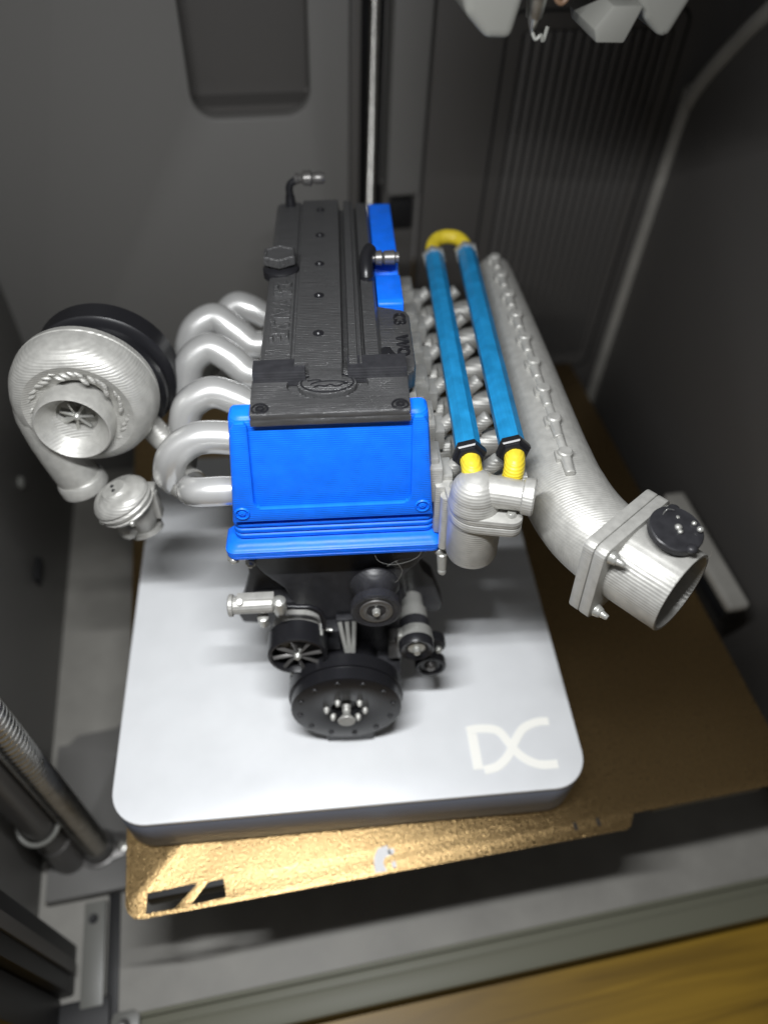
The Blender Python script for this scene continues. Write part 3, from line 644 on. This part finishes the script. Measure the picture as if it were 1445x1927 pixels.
# idler pulley
b = MB(); b.lathe((1.11, 0.7, 4.25), Ye, [(0.06, 0.5), (0.03, 0.64), (0.0, 0.7), (0.04, 0.77), (0.3, 0.78), (0.36, 0.66), (0.42, 0.62), (0.75, 0.62), (0.95, 0.72), (1.05, 0.78), (1.12, 0.76), (1.4, 0.5), (1.5, 0.0)], 56)
idl = b.build('idler_pulley', 'black', eng)
b = MB(); b.lathe((1.11, 0.7, 4.25), Ye, [(0.1, 0.53), (0.01, 0.5), (0.0, 0.44), (0.02, 0.40), (0.0, 0.36), (0.03, 0.30), (0.16, 0.26), (0.2, 0.0)], 44); b.build('bearing_ring', 'rod', idl)
b = MB(); b.cyl((1.11, 0.9, 4.25), (1.11, 0.6, 4.25), 0.14, 0.12, 16, 0.03); b.build('idler_bolt', 'bolt', idl)
# fan-spoked alternator pulley
AC = Vector((-1.46, 0.7, 2.13))
b = MB(); b.lathe(AC, Ye, [(0.5, 0), (0.46, 0.7), (0.1, 0.8), (0.0, 0.84), (0.0, 0.92), (0.04, 0.96), (0.78, 0.97), (0.82, 0.9), (0.82, 0)], 56); alt = b.build('alternator_pulley', 'gloss', eng)
for k in range(8):
    a = R(45*k + 12); ca, sa = math.cos(a), math.sin(a)
    b = MB(); b.prism([(0.12, -0.03), (0.8, -0.06), (0.8, 0.06), (0.12, 0.03)], AC + Vector((0, 0.06, 0)), (ca, 0, sa), (-sa*0.8, 0.6, ca*0.8), (sa*0.6, 0.8, -ca*0.6), 0.12, 0.015); b.build('fan_spoke', 'rod', alt)
b = MB(); b.lathe(AC + Vector((0, 0.45, 0)), Ye, [(-0.005, 0.0), (-0.005, 0.72), (0.03, 0.72)], 32); b.build('fan_backing', 'rod', alt)
b = MB(); b.cyl(AC + Vector((0, 0.3, 0)), AC + Vector((0, -0.06, 0)), 0.16, 0.11, 16, 0.03); b.build('hub_bolt', 'bolt', alt)
b = MB(); b.lathe(AC, Ye, [(0.82, 0.7), (0.9, 0.82), (1.3, 0.84), (1.36, 0.7), (1.7, 0.66), (1.7, 0)], 40); b.build('alternator_body', 'silver', alt)
b = MB(); b.cyl(AC + Vector((0.85, 0.65, 0.55)), AC + Vector((1.15, 0.6, 0.55)), 0.06, None, 10); b.cyl(AC + Vector((0.8, 0.8, 0.6)), AC + Vector((0.8, 0.4, 0.55)), 0.09, 0.05, 10); b.build('clamp_pin', 'bolt', alt)
# silver pump cylinder with a hose
b = MB()
b.lathe((-3.42, 1.35, 4.12), (1, 0, -0.02), [(0, 0.3), (0.03, 0.35), (0.14, 0.35), (0.17, 0.28), (1.35, 0.27), (1.4, 0.2)], 28)
b.box(-3.15, -2.0, 1.3, 1.6, 4.2, 4.42, 0.05); b.cyl((-3.02, 1.3, 4.25), (-3.02, 1.18, 4.48), 0.12, 0.1, 12)
ps = b.build('pump_cylinder', 'silver', eng)
b = MB(); b.lathe((-1.86, 1.3, 3.85), Ze, [(-0.25, 0.1), (-0.2, 0.16), (0.1, 0.24), (0.45, 0.22), (0.55, 0.1), (0.56, 0)], 20); b.build('pump_cap', 'bolt', ps)
b = MB(); b.lathe((-2.42, 1.25, 3.35), Ze, [(-0.15, 0.1), (-0.1, 0.16), (0.25, 0.18), (0.3, 0.08)], 16); b.build('pump_bolt', 'bolt', ps)
b = MB(); b.tube([(-1.7, 1.35, 3.95), (-1.3, 1.3, 3.95), (-0.9, 1.3, 3.9), (-0.65, 1.3, 3.65), (-0.55, 1.25, 3.2), (-0.55, 1.2, 2.95)], 0.085, 10, 6); b.build('pump_hose', 'gloss', ps)
# tensioner
b = MB(); b.lathe((2.38, 0.7, 2.15), Ye, [(0.1, 0.0), (0.1, 0.34), (0.02, 0.44), (0.0, 0.52), (0.05, 0.56), (0.32, 0.57)], 44); ten = b.build('tensioner_pulley', 'gloss', eng)
b = MB(); b.lathe((2.38, 0.7, 2.15), Ye, [(0.325, 0.56), (0.34, 0.58), (0.72, 0.56), (0.75, 0.46)], 40); b.box(1.78, 2.1, 1.05, 1.42, 1.7, 2.5, 0.08); b.build('tensioner_body', 'bolt', ten)
b = MB(); b.lathe((2.38, 0.7, 2.15), Ye, [(0.755, 0.48), (0.76, 0.5), (1.14, 0.5), (1.15, 0.45)], 36); b.build('black_band', 'black', ten)
b = MB(); b.lathe((2.38, 0.7, 2.15), Ye, [(1.155, 0.44), (1.16, 0.48), (1.6, 0.46), (1.65, 0.38), (2.2, 0.36), (2.2, 0)], 36); b.build('tensioner_body', 'bolt', ten)
b = MB(); b.lathe((2.38, 0.72, 2.15), Ye, [(-0.14, 0.0), (-0.13, 0.1), (0.06, 0.12), (0.07, 0.26), (0.09, 0.3)], 20); b.build('tensioner_bolt', 'bolt', ten)
# lower right pulley arm
b = MB(); b.lathe((2.95, 1.3, 0.25), Ye, [(0.12, 0.0), (0.1, 0.34), (0.0, 0.42), (0.0, 0.5), (0.05, 0.54), (0.3, 0.54), (0.35, 0.3), (0.8, 0.3)], 40); b.cyl((3.05, 1.7, 0.9), (3.05, 2.1, 0.9), 0.44, None, 30, 0.04)
b.box(2.7, 3.3, 1.65, 2.0, 0.1, 1.3, 0.1); lp = b.build('lower_pulley', 'gloss', eng)
b = MB(); b.lathe((2.95, 1.38, 0.25), Ye, [(-0.16, 0), (-0.12, 0.14), (0.0, 0.22), (0.05, 0.24)], 16); b.build('pulley_bolt', 'rod', lp)
b = MB(); b.ball((3.22, 1.55, 0.95), 0.13); b.build('arm_bolt', 'bolt', lp)
# pointer ribs above the crank pulley
for x0, x1 in ((-0.08, 0.16), (0.16, 0.23), (0.40, 0.30)):
    b = MB(); b.tube([(x0, 1.75, 2.5), (x0*0.6+x1*0.4, 1.4, 2.05), (x1, 0.95, 1.42)], [0.08, 0.075, 0.06], 8, 3); b.build('pointer_rib', 'bolt', eng)
b = MB(); b.prism([(-0.2, 2.6), (0.5, 2.6), (0.34, 1.25), (0.12, 1.25)], (0, 1.75, 0.0), Xe, Ze, Ye, 0.25, 0.04); b.box(-0.75, -0.1, 1.5, 2.0, 1.3, 2.35, 0.05); b.build('pointer_base', 'black', eng)
# visible bolts round the covers
for x, y, z, r in ((-3.0, 1.62, 6.0, 0.17), (-2.62, 2.0, 5.35, 0.15), (3.05, 1.65, 5.95, 0.2), (2.4, 2.5, 4.75, 0.14), (-1.75, 1.2, 0.75, 0.14)):
    b = MB(); b.cyl((x, y+0.2, z), (x, y-0.12, z), r*1.15, r, 14, 0.03); b.ball((x, y-0.12, z), r*0.72, 1, 1, 1, 12); b.build('flange_bolt', 'bolt', eng)
b = MB(); b.cyl((3.12, 1.5, 5.9), (3.12, 1.35, 5.35), 0.17, 0.14, 14, 0.03); b.ball((3.12, 1.33, 5.3), 0.14); b.build('flange_stud', 'bolt', eng)
for q in ((-1.95, -1.55, 1.35, 1.9, 0.2, 0.95), (1.5, 1.95, 1.5, 2.1, 0.6, 1.6)):
    b = MB(); b.box(*q, 0.1); b.build('pump_foot', 'rod', eng)
# stray printing strings
b = MB()
for pts in ([(1.1, 1.5, 6.05), (1.25, 1.42, 5.75), (1.65, 1.4, 5.6), (2.1, 1.4, 5.7), (2.4, 1.4, 5.9), (2.5, 1.4, 6.15)], [(1.5, 1.7, 5.2), (1.85, 1.7, 5.45), (2.3, 1.7, 5.5), (2.7, 1.7, 5.5)], [(1.75, 1.6, 5.5), (1.95, 1.6, 5.1), (1.85, 1.6, 4.7), (1.7, 1.6, 4.5)],
            [(8.35, -0.3, 8.75), (8.5, -0.2, 9.0), (8.7, -0.2, 8.98)], [(9.6, -0.9, 7.8), (9.68, -0.9, 8.0), (9.66, -0.9, 8.1)]):
    b.tube(pts, 0.005, 5, 6)
b.build('print_string', 'bolt', eng)

# ---- exhaust side: six header pipes, collector, turbo, wastegate
HZ = 8.0
hp = [
    [(-2.4, 2.5, 7.85), (-3.2, 2.45, 7.9), (-3.85, 2.5, 7.85), (-4.25, 2.9, 7.55), (-4.4, 3.7, 7.0), (-4.5, 4.3, 6.6)],
    [(-2.4, 4.5, 7.9), (-3.2, 4.6, 8.1), (-4.2, 4.55, 8.15), (-5.0, 4.4, 7.7), (-5.35, 4.5, 6.9), (-5.4, 4.9, 6.2)],
    [(-2.4, 6.3, 7.9), (-3.1, 6.45, 8.2), (-3.9, 6.5, 8.45), (-4.7, 6.3, 8.1), (-4.95, 6.1, 7.3), (-4.7, 6.0, 6.7)],
    [(-2.4, 8.2, 7.9), (-2.9, 8.25, 8.0), (-3.5, 8.5, 8.45), (-4.2, 8.7, 8.7), (-4.9, 8.5, 8.3), (-5.15, 8.3, 7.4), (-4.95, 8.0, 6.7)],
    [(-2.4, 10.1, 7.9), (-2.9, 10.1, 7.95), (-3.5, 10.3, 8.4), (-4.2, 10.6, 8.75), (-5.0, 10.4, 8.4), (-5.4, 10.1, 7.5), (-5.3, 9.6, 6.8)],
    [(-2.4, 12.0, 7.9), (-3.0, 12.1, 8.2), (-3.6, 12.2, 8.3), (-4.1, 12.0, 7.9), (-4.4, 11.6, 7.2)]]
for i, p in enumerate(hp):
    p = [(-2.4 + (q[0]+2.4)*0.92, q[1], q[2]) for q in p]
    b = MB(); rp = 0.43 if i == 0 else 0.51; b.tube(p, [rp*0.92] + [rp]*(len(p)-2) + [rp*0.9], 24, 8); b.build('header_pipe', 'silk', eng)
b = MB(); b.tube([(-4.5, 4.3, 6.5), (-5.0, 5.0, 6.3), (-5.1, 6.2, 6.3), (-5.2, 8.4, 6.4), (-5.0, 10.4, 6.5), (-4.4, 11.6, 6.8)], 0.55, 24, 6)
b.tube([(-5.1, 6.2, 6.3), (-5.7, 6.6, 6.6), (-6.3, 7.0, 7.2)], 0.42, 20, 4); coll = b.build('exhaust_collector', 'silver', eng)
b = MB(); b.box(-6.1, -5.75, 4.5, 4.95, 4.9, 6.2, 0.08); b.build('wastegate_bracket', 'silver', coll)
TCn = Vector((-7.55, 5.0, 8.75))
tu = MB()
tu.lathe(TCn, Ye, [(1.4, 0.9), (0.62, 0.95), (0.5, 1.2), (0.34, 1.42), (0.26, 1.62), (0.34, 1.85), (0.6, 2.05), (0.95, 2.17), (1.3, 2.2), (1.34, 2.17), (1.38, 2.2), (1.62, 2.16), (1.75, 2.0), (1.8, 0)], 72)
vp2 = [TCn + Vector((-1.5, 1.02, 0.9)), TCn + Vector((-1.52, 1.02, 0.2)), TCn + Vector((-1.52, 1.0, -0.5)), TCn + Vector((-1.38, 0.95, -1.4)), TCn + Vector((-1.18, 0.9, -2.4)), TCn + Vector((-0.95, 0.85, -3.2))]
tu.tube(vp2, [0.38, 0.62, 0.72, 0.74, 0.71, 0.69], 28, 6)
turbo = tu.build('turbo_compressor', 'silver', eng)
b = MB(); b.lathe(TCn + Vector((-0.25, 0.0, -0.4)), Ye, [(0.9, 1.25), (0.4, 1.2), (0.05, 1.15), (0.0, 1.13), (-0.02, 1.09), (0.02, 1.05), (0.62, 0.68), (0.66, 0.62), (1.2, 0.6), (1.2, 0.0)], 56); b.build('turbo_inlet', 'silver_y', turbo)
b = MB(); b.lathe(TCn + Vector((-0.25, 0.6, -0.4)), Ye, [(-0.1, 0), (-0.02, 0.1), (0.15, 0.16), (0.3, 0.2)], 16)
for k in range(7):
    a = R(360*k/7); ca, sa = math.cos(a), math.sin(a)
    b.prism([(0.1, -0.02), (0.52, -0.02), (0.5, 0.06), (0.1, 0.04)], TCn + Vector((-0.25, 0.62, -0.4)), (ca, 0, sa), (-sa, 0.4, ca), (sa*0.4, 1, -ca*0.4), 0.16)
b.build('compressor_wheel', 'bolt', turbo)
for k in range(34):
    a = R(-40 + 250*k/33); rr = 1.40 + 0.10*math.sin(k*1.7) + 0.06*(k % 2)
    b = MB(); b.ball(TCn + Vector((-0.1 + rr*math.cos(a), 0.40, -0.15 + rr*math.sin(a))), 0.10, 1.8, 0.9, 0.7, 10, Matrix.Rotation(-a - R(62), 4, 'Y')); b.build('scroll_step', 'silver', turbo)
for k in range(16):
    t = k/15; c = TCn + Vector((-1.72 + 0.5*t, 0.38 - 0.06*t, 0.0 - 2.75*t))
    b = MB(); b.ball(c, 0.10, 0.9, 0.8, 1.3, 10, Matrix.Rotation(R(50), 4, 'Y')); b.build('scroll_step', 'silver', turbo)
b = MB(); b.lathe(TCn + Vector((-0.98, 0.86, -3.1)), (0.22, -0.05, -1), [(-0.1, 0.74), (0.0, 0.8), (0.35, 0.8), (0.4, 0.76), (0.42, 0.0)], 32); b.build('outlet_collar', 'silver', turbo)
b = MB(); b.lathe(TCn + Vector((0.12, 2.0, -0.5)), Ye, [(-0.2, 1.2), (0.0, 1.9), (0.1, 2.08), (0.3, 2.1), (0.33, 1.95), (0.75, 1.95), (0.78, 2.2), (0.84, 2.28), (1.6, 2.3), (1.66, 2.2), (1.66, 0)], 64); b.build('turbine_housing', 'gloss', turbo)
# wastegate
WC = Vector((-6.75, 4.3, 6.05)); wa = Vector((-0.34, 0.0, 0.94)).normalized()
b = MB(); b.lathe(WC, wa, [(-0.5, 0.3), (-0.45, 0.75), (-0.4, 0.86), (-0.3, 0.92), (-0.24, 0.86), (-0.2, 0.92), (-0.08, 0.95), (-0.02, 0.9), (0.02, 0.9), (0.06, 0.94), (0.14, 0.92), (0.3, 0.8), (0.36, 0.66), (0.38, 0.5), (0.46, 0.42), (0.5, 0.38), (0.5, 0.0)], 48)
wg = b.build('wastegate', 'silver', eng)
for u, v in ((0.12, 0.05), (-0.12, -0.05)):
    uu, vv, _ = basis_for(wa); b = MB(); b.ball(WC + wa*0.5 + uu*u + vv*v, 0.06); b.build('vent_hole', 'deep', wg)
b = MB(); b.tube([WC - wa*0.4, WC - wa*0.9 + Vector((0.1, 0.1, 0)), WC + Vector((0.25, 0.35, -1.5)), WC + Vector((0.35, 0.4, -1.75))], [0.5, 0.45, 0.42, 0.42], 22, 5)
b.lathe(WC + Vector((0.3, 0.38, -1.6)), (0.25, -0.25, -1), [(0, 0.5), (0.02, 0.56), (0.2, 0.56), (0.22, 0.5), (0.22, 0)], 30)
b.ball(WC + Vector((-0.1, -0.1, -1.25)), 0.32, 1, 1, 1.15, 20); b.ball(WC + Vector((0.55, 0.3, -1.0)), 0.3, 1, 1, 1.2, 18)
b.build('wastegate_port', 'silver', wg)
for k in range(4):
    a = R(20 + 90*k); uu, vv, _ = basis_for(wa); b = MB(); b.ball(WC - wa*0.35 + uu*0.95*math.cos(a) + vv*0.95*math.sin(a), 0.1, seg=12); b.build('clamp_bolt', 'bolt', wg)
